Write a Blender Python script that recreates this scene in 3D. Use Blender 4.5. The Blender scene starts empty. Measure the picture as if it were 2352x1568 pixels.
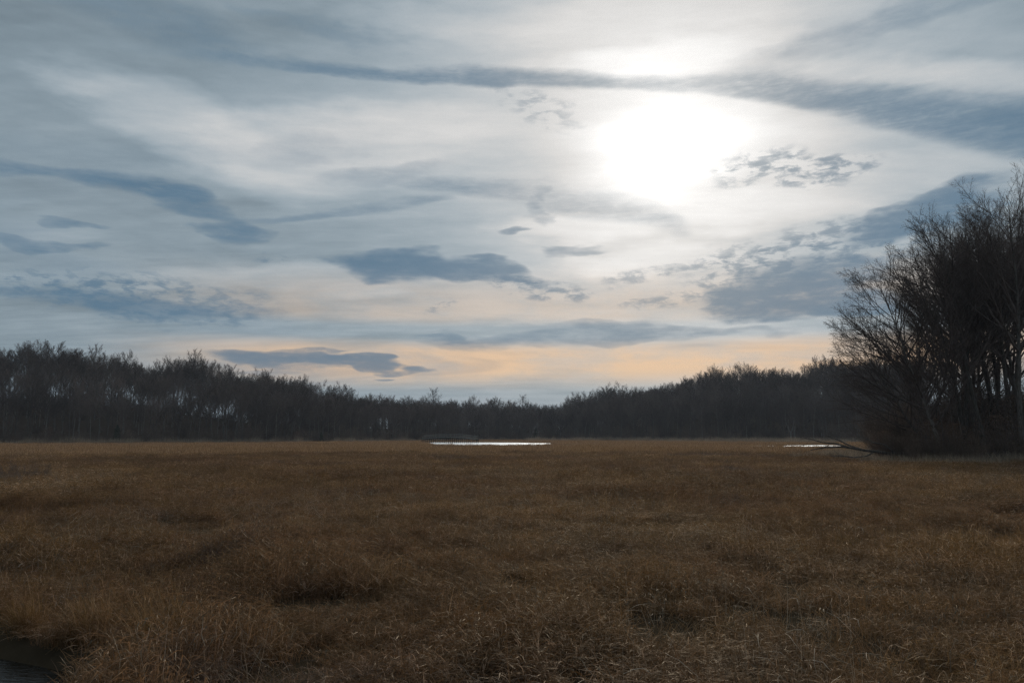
import bpy, math, random
import numpy as np

scene = bpy.context.scene
COL = scene.collection
R = math.radians

# ------------------------------------------------------------------ camera
FPX = 1699.0                      # focal length in pixels of a 2352 px wide picture (26 mm lens)
EYE = np.array([0.0, 0.0, 3.0])   # eye height over the marsh soil (standing on a low bank)
PITCH = math.atan(216.0 / FPX)    # horizon lies 216 px under the middle
cam_d = bpy.data.cameras.new('camera')
cam_d.sensor_width = 36.0
cam_d.lens = FPX / 2352.0 * 36.0
cam_d.clip_start = 0.1
cam_d.clip_end = 20000
cam = bpy.data.objects.new('camera', cam_d)
COL.objects.link(cam)
cam.location = EYE
cam.rotation_euler = (math.pi / 2 + PITCH, 0, 0)
scene.camera = cam

def ray(X, Y):
    """direction in the world of a photograph pixel (2352 x 1568)"""
    a, b = (X - 1176.0) / FPX, (784.0 - Y) / FPX
    c, s = math.cos(PITCH), math.sin(PITCH)
    d = np.array([a, c - b * s, s + b * c])
    return d / np.linalg.norm(d)

def azel(X, Y):
    d = ray(X, Y)
    return math.degrees(math.atan2(d[0], d[1])), math.degrees(math.asin(d[2]))

def xat(X, depth, Y=1000.0):
    d = ray(X, Y)
    return d[0] / d[1] * depth

# ------------------------------------------------------------------ render settings
scene.view_settings.view_transform = 'Standard'
scene.view_settings.look = 'None'
scene.view_settings.gamma = 1.0
scene.view_settings.exposure = 0.0
scene.view_settings.use_curve_mapping = False
scene.cycles.max_bounces = 5
scene.cycles.diffuse_bounces = 3
scene.cycles.glossy_bounces = 2
scene.cycles.transmission_bounces = 3
scene.cycles.transparent_max_bounces = 4
scene.cycles.volume_bounces = 0
scene.cycles.caustics_reflective = False
scene.cycles.caustics_refractive = False
scene.cycles.use_adaptive_sampling = True
scene.cycles.adaptive_threshold = 0.01
scene.cycles.adaptive_min_samples = 20
scene.cycles.sample_clamp_indirect = 3.0
scene.cycles.use_denoising = True
scene.cycles.denoiser = 'OPENIMAGEDENOISE'
scene.cycles.denoising_input_passes = 'RGB_ALBEDO_NORMAL'
scene.cycles.denoising_prefilter = 'NONE'

# ------------------------------------------------------------------ node helper
class NT:
    def __init__(self, tree):
        self.t = tree
        tree.nodes.clear()
    def _in(self, sock, v):
        if v is None:
            return
        if isinstance(v, bpy.types.NodeSocket):
            self.t.links.new(v, sock)
        else:
            sock.default_value = v
    def n(self, typ, props=None, **ins):
        nd = self.t.nodes.new(typ)
        for k, v in (props or {}).items():
            setattr(nd, k, v)
        for k, v in ins.items():
            key = int(k[1:]) if k[0] == 'i' and k[1:].isdigit() else k.replace('_', ' ')
            self._in(nd.inputs[key], v)
        return nd
    def m(self, op, a, b=0.0, c=0.0, clamp=False):
        nd = self.n('ShaderNodeMath', {'operation': op, 'use_clamp': clamp})
        self._in(nd.inputs[0], a); self._in(nd.inputs[1], b); self._in(nd.inputs[2], c)
        return nd.outputs[0]
    def add(self, a, b): return self.m('ADD', a, b)
    def sub(self, a, b): return self.m('SUBTRACT', a, b)
    def mul(self, a, b): return self.m('MULTIPLY', a, b)
    def xyz(self, x, y, z=0.0):
        return self.n('ShaderNodeCombineXYZ', X=x, Y=y, Z=z).outputs[0]
    def ss(self, v, a, b, lo=0.0, hi=1.0, kind='SMOOTHSTEP'):
        nd = self.n('ShaderNodeMapRange', {'interpolation_type': kind})
        self._in(nd.inputs[0], v); self._in(nd.inputs[1], a); self._in(nd.inputs[2], b)
        self._in(nd.inputs[3], lo); self._in(nd.inputs[4], hi)
        return nd.outputs[0]
    def noise(self, vec, scale, detail=4.0, rough=0.55, dist=0.0, flat=False):
        nd = self.n('ShaderNodeTexNoise', {'noise_dimensions': '2D'} if flat else None)
        self._in(nd.inputs['Vector'], vec); nd.inputs['Scale'].default_value = scale
        nd.inputs['Detail'].default_value = detail; nd.inputs['Roughness'].default_value = rough
        nd.inputs['Distortion'].default_value = dist
        return nd.outputs['Fac']
    def mapping(self, vec, loc=(0, 0, 0), rot=0.0, scale=(1, 1, 1), kind='POINT'):
        nd = self.n('ShaderNodeMapping', {'vector_type': kind})
        self._in(nd.inputs[0], vec)
        nd.inputs[1].default_value = loc; nd.inputs[2].default_value = (0, 0, rot); nd.inputs[3].default_value = scale
        return nd.outputs[0]
    def mixc(self, fac, a, b, blend='MIX'):
        nd = self.n('ShaderNodeMix', {'data_type': 'RGBA', 'blend_type': blend})
        self._in(nd.inputs[0], fac); self._in(nd.inputs[6], a); self._in(nd.inputs[7], b)
        return nd.outputs[2]
    def curve(self, v, pts):
        nd = self.n('ShaderNodeFloatCurve')
        self._in(nd.inputs[1], v)
        c = nd.mapping.curves[0]
        while len(c.points) > 2:
            c.points.remove(c.points[1])
        c.points[0].location = pts[0]; c.points[1].location = pts[-1]
        for p in pts[1:-1]:
            c.points.new(*p)
        nd.mapping.update()
        return nd.outputs[0]

def lin(r, g, b):
    f = lambda c: (c / 255 / 12.92) if c <= 10 else ((c / 255 + 0.055) / 1.055) ** 2.4
    return (f(r), f(g), f(b), 1.0)

# ------------------------------------------------------------------ sky: veiled winter sun behind cirrus and altocumulus
SUN_PX = (1518, 298)
sun_dir = ray(*SUN_PX)
SUN_EL = math.asin(sun_dir[2])
SUN_AZ = math.atan2(sun_dir[0], sun_dir[1])     # clockwise from +Y

world = bpy.data.worlds.new('World')
scene.world = world
world.use_nodes = True
w = NT(world.node_tree)
gen = w.n('ShaderNodeTexCoord').outputs['Generated']
D = w.n('ShaderNodeVectorMath', {'operation': 'NORMALIZE'}, i0=gen).outputs[0]
sep = w.n('ShaderNodeSeparateXYZ', i0=D)
dx, dy, dz = sep.outputs
DEG = 180 / math.pi
A = w.mul(w.m('ARCTAN2', dx, dy), DEG)
E = w.mul(w.m('ARCSINE', dz), DEG)
zc = w.add(w.m('MAXIMUM', dz, 0.0), 0.10)
P = w.xyz(w.m('DIVIDE', dx, zc), w.m('DIVIDE', dy, zc), 0.0)      # flat cloud sheet overhead
AE = w.xyz(A, E, 0.0)
# wind-drawn wisps: coordinates stretched along the wind
Pw = w.mapping(P, rot=R(-12), scale=(0.45, 1.0, 1.0))
n_big = w.noise(Pw, 1.1, 3, 0.55, 0.8, True)
n_mid = w.noise(Pw, 3.4, 4, 0.62, 0.0, True)
AEs = w.mapping(AE, scale=(0.30, 1.0, 1.0))
n_a = w.noise(AEs, 0.42, 4, 0.6, 0.0, True)
n_b = w.noise(w.mapping(AE, loc=(40, 17, 3), scale=(0.30, 1.0, 1.0)), 0.42, 3, 0.55, 0.0, True)
n_w = w.noise(w.mapping(AE, loc=(4, 57, 3), rot=R(6), scale=(0.13, 1.0, 1.0)), 1.1, 5, 0.66, 0.0, True)
n_cell2 = w.noise(w.mapping(AE, loc=(9, 1, 0), rot=R(-8), scale=(0.36, 1.0, 1.0)), 1.75, 4, 0.62, 0.2, True)
# warped azimuth/elevation used for the outlines of single clouds
Aw = w.add(A, w.mul(w.sub(n_a, 0.5), 7.0))
Ew = w.add(E, w.mul(w.sub(n_b, 0.5), 2.6))
AEw = w.xyz(Aw, Ew, 1.0)

def blob(X, Y, hw, hh, tilt=0.0, soft=0.12, vec=None):
    """soft ellipse of cloud at a direction given by photo pixel, half sizes in px"""
    a0, e0 = azel(X, Y)
    wa = (azel(X + hw, Y)[0] - azel(X - hw, Y)[0]) / 2
    we = (azel(X, Y - hh)[1] - azel(X, Y + hh)[1]) / 2
    c, t = math.cos(R(tilt)), math.sin(R(tilt))
    dot = lambda k: w.n('ShaderNodeVectorMath', {'operation': 'DOT_PRODUCT'}, i0=AEw, i1=k).outputs['Value']
    u = dot((c / wa, t / wa, -(c * a0 + t * e0) / wa))
    v = dot((-t / we, c / we, -(-t * a0 + c * e0) / we))
    return w.ss(w.m('MULTIPLY_ADD', u, u, w.mul(v, v)), 1.0, soft * soft)

def total(items):
    acc = 0.0
    for mask, s in items:
        acc = w.m('MULTIPLY_ADD', mask, s, acc)
    return acc

def streak(pts, widths, fade=(5, 2)):
    """a long band of cloud whose middle line runs through photo pixels; lower edge crisper"""
    ae = [azel(*p) for p in pts]
    a0, a1 = ae[0][0], ae[-1][0]
    s = w.ss(A, a0, a1, kind='LINEAR')
    span = lambda a: (a - a0) / (a1 - a0)
    ec = w.mul(w.curve(s, [(span(a), e / 40.0) for a, e in ae]), 40.0)
    wd = w.mul(w.curve(s, [(span(a), wpx * 0.0337 / 4.0) for (a, e), wpx in zip(ae, widths)]), 4.0)
    en = w.add(w.mul(w.sub(n_a, 0.5), 1.0), w.mul(w.sub(n_mid, 0.5), 0.5))
    dd = w.m('DIVIDE', w.sub(w.add(E, en), ec), wd)
    up = w.ss(dd, 1.5, 0.1)
    lo = w.ss(dd, -1.0, -0.2)
    return w.mul(w.mul(up, lo), w.mul(w.ss(A, a0, a0 + fade[0]), w.ss(A, a1, a1 - fade[1])))

sang = w.mul(w.m('ARCCOSINE', w.n('ShaderNodeVectorMath', {'operation': 'DOT_PRODUCT'}, i0=D, i1=tuple(sun_dir)).outputs['Value']), DEG)

# --- dark bodies: thick cloud undersides and gaps of deeper blue
s1 = streak([(120, 60), (350, 110), (600, 140), (850, 172), (1100, 178), (1300, 186), (1450, 195), (1620, 196), (1750, 203), (1900, 232), (2060, 262), (2352, 305), (2700, 330)],
            [60, 22, 16, 15, 20, 22, 18, 22, 34, 40, 44, 62, 90], (16, 6))
s2 = streak([(-260, 330), (0, 385), (120, 398), (250, 420), (400, 444), (505, 452)], [30, 19, 12, 20, 24, 8])
s3 = streak([(860, 420), (960, 424), (1080, 432), (1200, 446), (1330, 470), (1480, 496), (1600, 540)], [6, 16, 24, 34, 40, 36, 20])
s4 = streak([(480, 510), (600, 508), (750, 494), (900, 474), (1060, 452)], [6, 9, 10, 14, 8])
dark = total([
    (w.mul(s1, w.mul(w.ss(sang, 2.5, 9.0, 0.42, 1.0), w.ss(A, azel(300, 110)[0], azel(1150, 180)[0], 0.14, 0.9))), 1.0), (s2, .65), (s3, .36), (s4, .3),
    (blob(410, 458, 190, 32, -9), .55),
    (blob(548, 532, 92, 36, 8), .72),
    (blob(905, 606, 165, 42, -2), 1.35), (blob(1095, 622, 170, 32, -6), 1.25), (blob(985, 585, 60, 26, 0), .4),
    (blob(300, 705, 260, 52, -5), .62), (blob(520, 722, 200, 34, -4), .5), (blob(60, 672, 130, 22, 0), .4),
    (blob(90, 562, 200, 17, 0), .55), (blob(160, 505, 80, 14, -8), .5),
    (blob(650, 828, 185, 25, -3), 1.5), (blob(830, 836, 170, 13, -4), 1.4), (blob(640, 856, 140, 9, 0), .45), (blob(905, 853, 45, 5, 0), .8), (blob(905, 866, 42, 5, 0), .8), (blob(690, 808, 90, 6, 0), .6),
    (blob(2110, 490, 210, 50, 14), 1.4), (blob(2240, 470, 160, 60, 14), .7),
    (blob(1840, 694, 280, 46, 0), 1.7), (blob(1890, 630, 230, 46, 0), 1.2), (blob(1780, 660, 180, 30, 4), .5),
    (blob(1180, 535, 46, 17, 0), .6), (blob(1335, 570, 76, 14, 3), .5),
    (blob(1350, 776, 520, 22, 1), .42), (blob(1040, 776, 90, 8, 0), .3), (blob(1500, 760, 420, 16, -2), .3),
    (blob(350, 50, 420, 70, -6), .18), (blob(760, 75, 220, 30, -4), .2), (blob(700, 340, 160, 50, 10), .14),
    (blob(2100, 30, 460, 50, 7), .26), (blob(1850, 95, 220, 30, 9), .12), (blob(900, 400, 200, 34, 8), .2),
    (blob(1250, 480, 60, 40, -40), .35),
])
cell_area = total([
    (blob(1820, 388, 230, 60, -5, .1), 1.3),
    (blob(1760, 640, 260, 110, 0, .2), 1.0), (blob(1950, 560, 260, 60, 0, .2), .8),
    (blob(1240, 662, 130, 36, -10, .2), .95), (blob(1500, 690, 110, 20, 0, .1), .7), (blob(1480, 634, 140, 20, 4, .2), .6),
    (blob(330, 690, 420, 80, -4, .2), .75), (blob(160, 650, 260, 40, 0, .2), .5), (blob(1240, 250, 110, 50, -20, .2), .4),
    (blob(620, 590, 60, 20, 0), .6), (blob(1010, 707, 60, 14, 8), .7),
])
cells = w.mul(w.m('MINIMUM', cell_area, 1.0), w.mul(w.ss(n_cell2, 0.41, 0.70), w.ss(n_w, 0.25, 0.60, 0.5, 1.4)))
breakup = w.ss(w.add(w.mul(n_w, 0.7), w.mul(n_cell2, 0.3)), 0.28, 0.68, 0.15, 1.6, 'LINEAR')
dark = w.add(w.mul(dark, breakup), w.mul(cells, 0.75))
dark = w.m('MAXIMUM', w.sub(1.0, w.m('POWER', 2.718, w.mul(dark, -1.9))), w.mul(w.ss(n_big, 0.56, 0.80), 0.34))

# --- the bright veil itself: forward scattering round the hidden sun
glow = w.add(w.mul(w.m('POWER', 2.718, w.mul(sang, -1 / 11.0)), 0.92),
             w.mul(w.m('POWER', 2.718, w.m('MULTIPLY', w.m('POWER', w.mul(sang, 1 / 4.2), 2.0), -1.0)), w.mul(w.ss(E, 24.4, 21.6, 0.05, 1.0), w.add(0.2, w.mul(n_big, 1.1)))))
light_areas = total([
    (blob(380, 270, 330, 110, -10, .0), .10), (blob(820, 330, 420, 130, 6, .0), .12), (blob(600, 420, 260, 50, -4, .0), .06),
    (blob(1750, 330, 360, 120, -14, .0), .08), (blob(2200, 180, 330, 70, -10, .0), .10), (blob(1780, 480, 330, 60, 0, .0), .10),
    (blob(1330, 520, 260, 50, 0, .0), .10), (blob(1550, 130, 320, 60, 0, .0), .10), (blob(1100, 60, 420, 60, 0, .0), .05),
    (blob(700, 640, 420, 40, 3, .0), .06), (blob(1500, 600, 260, 50, 0, .0), .10), (blob(2150, 390, 260, 70, -12, .0), .05),
])
n_fil = w.noise(w.mapping(P, rot=R(-16), scale=(0.16, 1.0, 1.0)), 7.0, 3, 0.6, 0.0, True)
tex = w.add(w.mul(w.sub(n_fil, 0.5), 0.10), w.add(w.mul(w.sub(n_big, 0.5), 0.22), w.add(w.mul(w.sub(n_mid, 0.5), 0.14), w.mul(w.sub(n_a, 0.5), 0.10))))
lum = w.add(w.add(0.282, glow), w.add(w.mul(light_areas, 1.5), tex))
lum = w.mul(w.m('MAXIMUM', lum, 0.12), w.add(0.86, w.add(w.mul(n_w, 0.16), w.mul(n_mid, 0.12))))
tint = w.mixc(w.ss(lum, 0.22, 0.72), (0.77, 1.0, 1.17, 1), (1.0, 0.995, 0.985, 1))
veil = w.mixc(1.0, tint, w.xyz(lum, lum, lum), 'MULTIPLY')
# --- warm light near the horizon, seen through long air under the cloud deck, on the sun's side
sunside = w.ss(w.m('ABSOLUTE', w.sub(A, math.degrees(SUN_AZ) - 4)), 40, 20)
band = w.mul(w.ss(E, 3.2, 5.2), w.ss(E, 7.6, 6.2))
band = w.m('MAXIMUM', band, w.mul(w.mul(w.ss(E, 8.2, 9.2), w.ss(E, 13.5, 9.8)), 0.40))
warmf = w.mul(w.mul(band, sunside), w.ss(n_a, 0.28, 0.60, 0.55, 1.0))
low = w.mul(w.ss(E, 4.2, 1.8), 0.55)
veil = w.mixc(low, veil, lin(140, 156, 170))
veil = w.mixc(w.mul(warmf, 0.95), veil, lin(228, 193, 158))
# --- thick cloud passes less light; near the sun it is thin and grey, away from it blue-grey
darkcol = w.mixc(w.ss(sang, 3, 18), lin(120, 139, 153), lin(76, 111, 137))
cloudcol = w.mixc(w.mul(dark, 0.88), veil, darkcol)
sky = w.n('ShaderNodeTexSky', {'sky_type': 'NISHITA', 'sun_disc': False, 'sun_elevation': SUN_EL,
                               'sun_rotation': SUN_AZ, 'air_density': 1.0, 'dust_density': 2.0})
bg_sky = w.n('ShaderNodeBackground', Color=sky.outputs[0], Strength=0.06)
bg_cloud = w.n('ShaderNodeBackground', Color=cloudcol, Strength=1.0)
mixs = w.n('ShaderNodeMixShader', i0=0.965, i1=bg_sky.outputs[0], i2=bg_cloud.outputs[0])
outw = w.n('ShaderNodeOutputWorld', Surface=mixs.outputs[0])
world.cycles.sampling_method = 'MANUAL'
world.cycles.sample_map_resolution = 512

# ------------------------------------------------------------------ sun, soft behind thin cloud
sl = bpy.data.lights.new('sun', 'SUN')
sl.energy = 1.5
sl.angle = R(11)
sl.color = (1.0, 0.93, 0.82)
sun = bpy.data.objects.new('sun', sl)
COL.objects.link(sun)
from mathutils import Vector
sun.rotation_euler = Vector(sun_dir).to_track_quat('Z', 'Y').to_euler()

# ------------------------------------------------------------------ small tools
rng = np.random.default_rng(11)

def vnoise(x, y, seed=0):
    """smooth value noise in numpy, about 0..1"""
    x = np.asarray(x, float); y = np.asarray(y, float)
    xi, yi = np.floor(x).astype(np.int64), np.floor(y).astype(np.int64)
    fx, fy = x - xi, y - yi
    fx = fx * fx * (3 - 2 * fx); fy = fy * fy * (3 - 2 * fy)
    def h(a, b):
        v = (a * 374761393 + b * 668265263 + seed * 1442695041) & 0x7fffffff
        v = ((v ^ (v >> 13)) * 1274126177) & 0x7fffffff
        return ((v ^ (v >> 16)) & 0xffff) / 65535.0
    return (h(xi, yi) * (1 - fx) * (1 - fy) + h(xi + 1, yi) * fx * (1 - fy)
            + h(xi, yi + 1) * (1 - fx) * fy + h(xi + 1, yi + 1) * fx * fy)

def fbm(x, y, seed=0, octv=4):
    a, s, t = 0.5, 0.0, 0.0
    for i in range(octv):
        s = s + a * vnoise(x, y, seed + i); t += a
        x, y, a = np.asarray(x) * 2.03 + 11.3, np.asarray(y) * 2.03 + 5.7, a * 0.5
    return s / t

def sstep(v, a, b):
    t = np.clip((np.asarray(v, float) - a) / (b - a), 0, 1)
    return t * t * (3 - 2 * t)

def make_mesh(name, V, quads=None, tris=None, mat=None, attr=None, smooth=False):
    me = bpy.data.meshes.new(name)
    V = np.asarray(V, np.float32).reshape(-1, 3)
    me.vertices.add(len(V)); me.vertices.foreach_set('co', V.ravel())
    q = np.zeros((0, 4), np.int32) if quads is None else np.asarray(quads, np.int32).reshape(-1, 4)
    t = np.zeros((0, 3), np.int32) if tris is None else np.asarray(tris, np.int32).reshape(-1, 3)
    loops = np.concatenate([q.ravel(), t.ravel()])
    me.loops.add(len(loops)); me.loops.foreach_set('vertex_index', loops)
    me.polygons.add(len(q) + len(t))
    start = np.concatenate([np.arange(len(q)) * 4, len(q) * 4 + np.arange(len(t)) * 3]).astype(np.int32)
    me.polygons.foreach_set('loop_start', start)
    if smooth:
        me.polygons.foreach_set('use_smooth', np.ones(len(q) + len(t), bool))
    if attr is not None:
        for k, v in attr.items():
            at = me.attributes.new(k, 'FLOAT', 'POINT'); at.data.foreach_set('value', np.asarray(v, np.float32))
    me.update(calc_edges=True)
    if mat is not None:
        me.materials.append(mat)
    return me

def obj(name, me, parent=None, loc=None, **props):
    o = bpy.data.objects.new(name, me)
    COL.objects.link(o)
    if parent is not None:
        o.parent = parent
    if loc is not None:
        o.location = loc
    for k, v in props.items():
        o[k] = v
    return o

def thing(name, label, category, loc, group=None, rz=0.0, sc=1.0):
    o = bpy.data.objects.new(name, None)
    o.empty_display_size = 0.3
    COL.objects.link(o)
    o.location = loc; o.rotation_euler = (0, 0, rz); o.scale = (sc, sc, sc) if np.isscalar(sc) else sc
    o['label'] = label; o['category'] = category
    if group:
        o['group'] = group
    return o

def material(name):
    m = bpy.data.materials.new(name)
    m.use_nodes = True
    return m, NT(m.node_tree)

# ------------------------------------------------------------------ materials
def bark_material(name, c1, c2, scale=1.2, rough=0.9):
    m, t = material(name)
    pos = t.n('ShaderNodeTexCoord').outputs['Object']
    st = t.mapping(pos, scale=(1, 1, 0.16))
    n = t.noise(st, scale * 6, 4, 0.65)
    rnd = t.n('ShaderNodeObjectInfo').outputs['Random']
    col = t.mixc(t.ss(n, 0.35, 0.68), c1, c2)
    hs = t.n('ShaderNodeHueSaturation', Value=t.ss(rnd, 0, 1, 0.55, 1.5, 'LINEAR'), Color=col)
    bs = t.n('ShaderNodeBsdfPrincipled', Base_Color=hs.outputs[0], Roughness=rough)
    bs.inputs['Specular IOR Level'].default_value = 0.15
    bump = t.n('ShaderNodeBump', Height=n, Strength=0.6, Distance=0.03)
    t.t.links.new(bump.outputs[0], bs.inputs['Normal'])
    t.n('ShaderNodeOutputMaterial', Surface=bs.outputs[0])
    return m

M_BARK = bark_material('bark', (0.070, 0.060, 0.052, 1), (0.17, 0.15, 0.135, 1))
M_TRUNK = bark_material('grey_trunk_bark', (0.10, 0.088, 0.078, 1), (0.25, 0.225, 0.20, 1))
M_TWIG = bark_material('twig_bark', (0.085, 0.064, 0.058, 1), (0.15, 0.115, 0.10, 1), 0.6)
M_PALE = bark_material('pale_bark', (0.12, 0.11, 0.10, 1), (0.24, 0.22, 0.20, 1))
M_DEAD = bark_material('dead_wood', (0.065, 0.055, 0.048, 1), (0.15, 0.13, 0.115, 1))
M_PLANK = bark_material('weathered_timber', (0.16, 0.15, 0.135, 1), (0.34, 0.32, 0.29, 1), 2.0)
M_PILE = bark_material('dark_wet_timber', (0.035, 0.032, 0.028, 1), (0.07, 0.064, 0.056, 1), 2.0)
M_BUSH = bark_material('brush_bark', (0.10, 0.070, 0.054, 1), (0.20, 0.145, 0.11, 1), 0.6)

def grass_material(name, cols, trans=0.42, patch=0.06):
    """dry grass: colours of the plants differ from patch to patch, tuft to tuft and blade to blade; the palest grass tints also paint in sun glints"""
    m, t = material(name)
    pos = t.n('ShaderNodeNewGeometry').outputs['Position']
    big = t.noise(t.mapping(pos, scale=(0.75, 1.0, 0.0)), patch, 4, 0.6)
    small = t.noise(t.mapping(pos, loc=(31, 7, 0), scale=(1, 1, 0)), 0.55, 3, 0.6)
    rnd = t.n('ShaderNodeObjectInfo').outputs['Random']
    tint = t.n('ShaderNodeAttribute', {'attribute_name': 'tint'}).outputs['Fac']
    f = t.add(t.sub(t.mul(big, 1.05), 0.215), t.add(t.mul(small, 0.28), t.mul(t.sub(rnd, 0.5), 0.10)))
    ramp = t.n('ShaderNodeValToRGB', Fac=f)
    el = ramp.color_ramp.elements
    el[0].position, el[0].color = 0.30, cols[0]
    el[1].position, el[1].color = 0.62, cols[-1]
    for i, c in enumerate(cols[1:-1]):
        e = el.new(0.30 + 0.32 * (i + 1) / (len(cols) - 1)); e.color = c
    hs = t.n('ShaderNodeHueSaturation', Saturation=t.ss(tint, 0, 1, 1.08, 0.72, 'LINEAR'), Value=t.m('MULTIPLY_ADD', tint, 1.60, 0.24), Color=ramp.outputs[0])
    df = t.n('ShaderNodeBsdfDiffuse', Color=hs.outputs[0])
    tr = t.n('ShaderNodeBsdfTranslucent', Color=hs.outputs[0])
    gl = t.n('ShaderNodeBsdfGlossy', Color=(1, 0.90, 0.76, 1), Roughness=0.38)
    mx = t.n('ShaderNodeMixShader', i0=trans, i1=df.outputs[0], i2=tr.outputs[0])
    m2 = t.n('ShaderNodeMixShader', i0=0.022, i1=mx.outputs[0], i2=gl.outputs[0])
    t.n('ShaderNodeOutputMaterial', Surface=m2.outputs[0])
    return m

M_GRASS = grass_material('dry_marsh_grass', [(0.170, 0.112, 0.081, 1), (0.310, 0.152, 0.055, 1), (0.245, 0.145, 0.072, 1), (0.410, 0.212, 0.070, 1), (0.315, 0.193, 0.092, 1)])
M_REED = grass_material('dry_reed', [(0.28, 0.215, 0.155, 1), (0.38, 0.29, 0.20, 1), (0.33, 0.27, 0.21, 1)], 0.35)
M_FARG = grass_material('tawny_far_grass', [(0.280, 0.161, 0.079, 1), (0.420, 0.239, 0.101, 1), (0.340, 0.202, 0.106, 1), (0.480, 0.276, 0.119, 1)], 0.42, 0.03)
M_SEED = grass_material('pale_seed_heads', [(0.24, 0.19, 0.13, 1), (0.32, 0.26, 0.19, 1)], 0.45)
M_LEAF = grass_material('withered_leaves', [(0.11, 0.062, 0.040, 1), (0.17, 0.098, 0.062, 1)], 0.35)
M_EVER = grass_material('evergreen_leaves', [(0.016, 0.028, 0.012, 1), (0.030, 0.048, 0.020, 1)], 0.15)

m, t = material('marsh_soil')
pos = t.n('ShaderNodeNewGeometry').outputs['Position']
n1 = t.noise(pos, 0.05, 6, 0.65)
n2 = t.noise(pos, 1.6, 5, 0.65)
zz = t.n('ShaderNodeSeparateXYZ', i0=pos).outputs[2]
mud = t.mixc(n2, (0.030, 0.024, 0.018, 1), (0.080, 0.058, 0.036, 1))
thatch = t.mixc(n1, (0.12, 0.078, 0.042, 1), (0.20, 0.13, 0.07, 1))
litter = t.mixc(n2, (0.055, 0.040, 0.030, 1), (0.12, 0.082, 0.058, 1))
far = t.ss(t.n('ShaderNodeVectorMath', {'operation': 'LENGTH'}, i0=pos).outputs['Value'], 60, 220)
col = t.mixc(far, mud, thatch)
col = t.mixc(t.ss(zz, 0.3, 1.5), col, litter)
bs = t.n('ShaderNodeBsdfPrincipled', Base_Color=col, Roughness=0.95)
bs.inputs['Specular IOR Level'].default_value = 0.0
bump = t.n('ShaderNodeBump', Height=n2, Strength=0.8, Distance=0.12)
t.t.links.new(bump.outputs[0], bs.inputs['Normal'])
t.n('ShaderNodeOutputMaterial', Surface=bs.outputs[0])
M_SOIL = m

def water_material(name, scale, rough, strength):
    m, t = material(name)
    pos = t.n('ShaderNodeNewGeometry').outputs['Position']
    n = t.noise(t.mapping(pos, rot=R(-10), scale=(0.5, 1.6, 1)), scale, 3, 0.6)
    bump = t.n('ShaderNodeBump', Height=n, Strength=strength, Distance=0.02)
    bs = t.n('ShaderNodeBsdfPrincipled', Base_Color=(0.012, 0.012, 0.010, 1), Roughness=rough, IOR=1.33)
    t.t.links.new(bump.outputs[0], bs.inputs['Normal'])
    t.n('ShaderNodeOutputMaterial', Surface=bs.outputs[0])
    return m
M_WATER = water_material('creek_water', 9.0, 0.06, 0.9)
m, t = material('rippled_water')
pos = t.n('ShaderNodeNewGeometry').outputs['Position']
bump = t.n('ShaderNodeBump', Height=t.noise(t.mapping(pos, scale=(0.4, 1.0, 1.0)), 1.6, 3, 0.6), Strength=0.5, Distance=0.05)
gl = t.n('ShaderNodeBsdfGlossy', Color=(0.78, 0.80, 0.82, 1), Roughness=0.5)
t.t.links.new(bump.outputs[0], gl.inputs['Normal'])
df = t.n('ShaderNodeBsdfDiffuse', Color=(0.03, 0.03, 0.026, 1))
fr = t.n('ShaderNodeFresnel', IOR=1.33)
mx = t.n('ShaderNodeMixShader', i0=t.m('POWER', fr.outputs[0], 0.35), i1=df.outputs[0], i2=gl.outputs[0])
t.n('ShaderNodeOutputMaterial', Surface=mx.outputs[0])
M_WATER_FAR = m

# ------------------------------------------------------------------ the shape of the land
# wooded shore: photo column -> distance of the foot of the slope, height of the ridge behind it
SHX = [-900, -300, 0, 300, 400, 500, 600, 700, 800, 900, 1000, 1150, 1300, 1400, 1500, 1650, 1900, 2100, 2400, 3200]
SHD = [175, 235, 262, 285, 292, 303, 314, 325, 348, 372, 415, 470, 462, 442, 420, 385, 345, 330, 320, 320]
SHH = [20, 19.5, 19, 17.5, 14.5, 11.5, 9.0, 8.5, 7.5, 7.5, 7.5, 5.5, 5.0, 8.0, 12, 17, 20, 20, 18, 16]
U = [(x - 1176) / FPX / math.cos(PITCH) for x in SHX]        # tangent of azimuth

def shore(u): return np.interp(u, U, SHD)
def ridge(u): return np.interp(u, U, SHH)

# the near spit with the big trees on the right: outline in metres (x, y)
GROVE = np.array([(46.5, 84), (62, 79), (84, 75), (120, 74), (150, 80), (150, 140), (110, 150), (75, 135), (54, 112), (43.5, 95)], float)

def poly_dist(x, y, poly):
    """signed distance to a polygon, positive inside"""
    x = np.asarray(x, float); y = np.asarray(y, float)
    best = np.full(x.shape, 1e9); inside = np.zeros(x.shape, bool)
    for i in range(len(poly)):
        ax, ay = poly[i]; bx, by = poly[(i + 1) % len(poly)]
        ex, ey = bx - ax, by - ay
        tt = np.clip(((x - ax) * ex + (y - ay) * ey) / (ex * ex + ey * ey), 0, 1)
        best = np.minimum(best, np.hypot(x - ax - tt * ex, y - ay - tt * ey))
        cross = ((ay > y) != (by > y)) & (x < (bx - ax) * (y - ay) / (by - ay + 1e-12) + ax)
        inside ^= cross
    return np.where(inside, best, -best)

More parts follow.
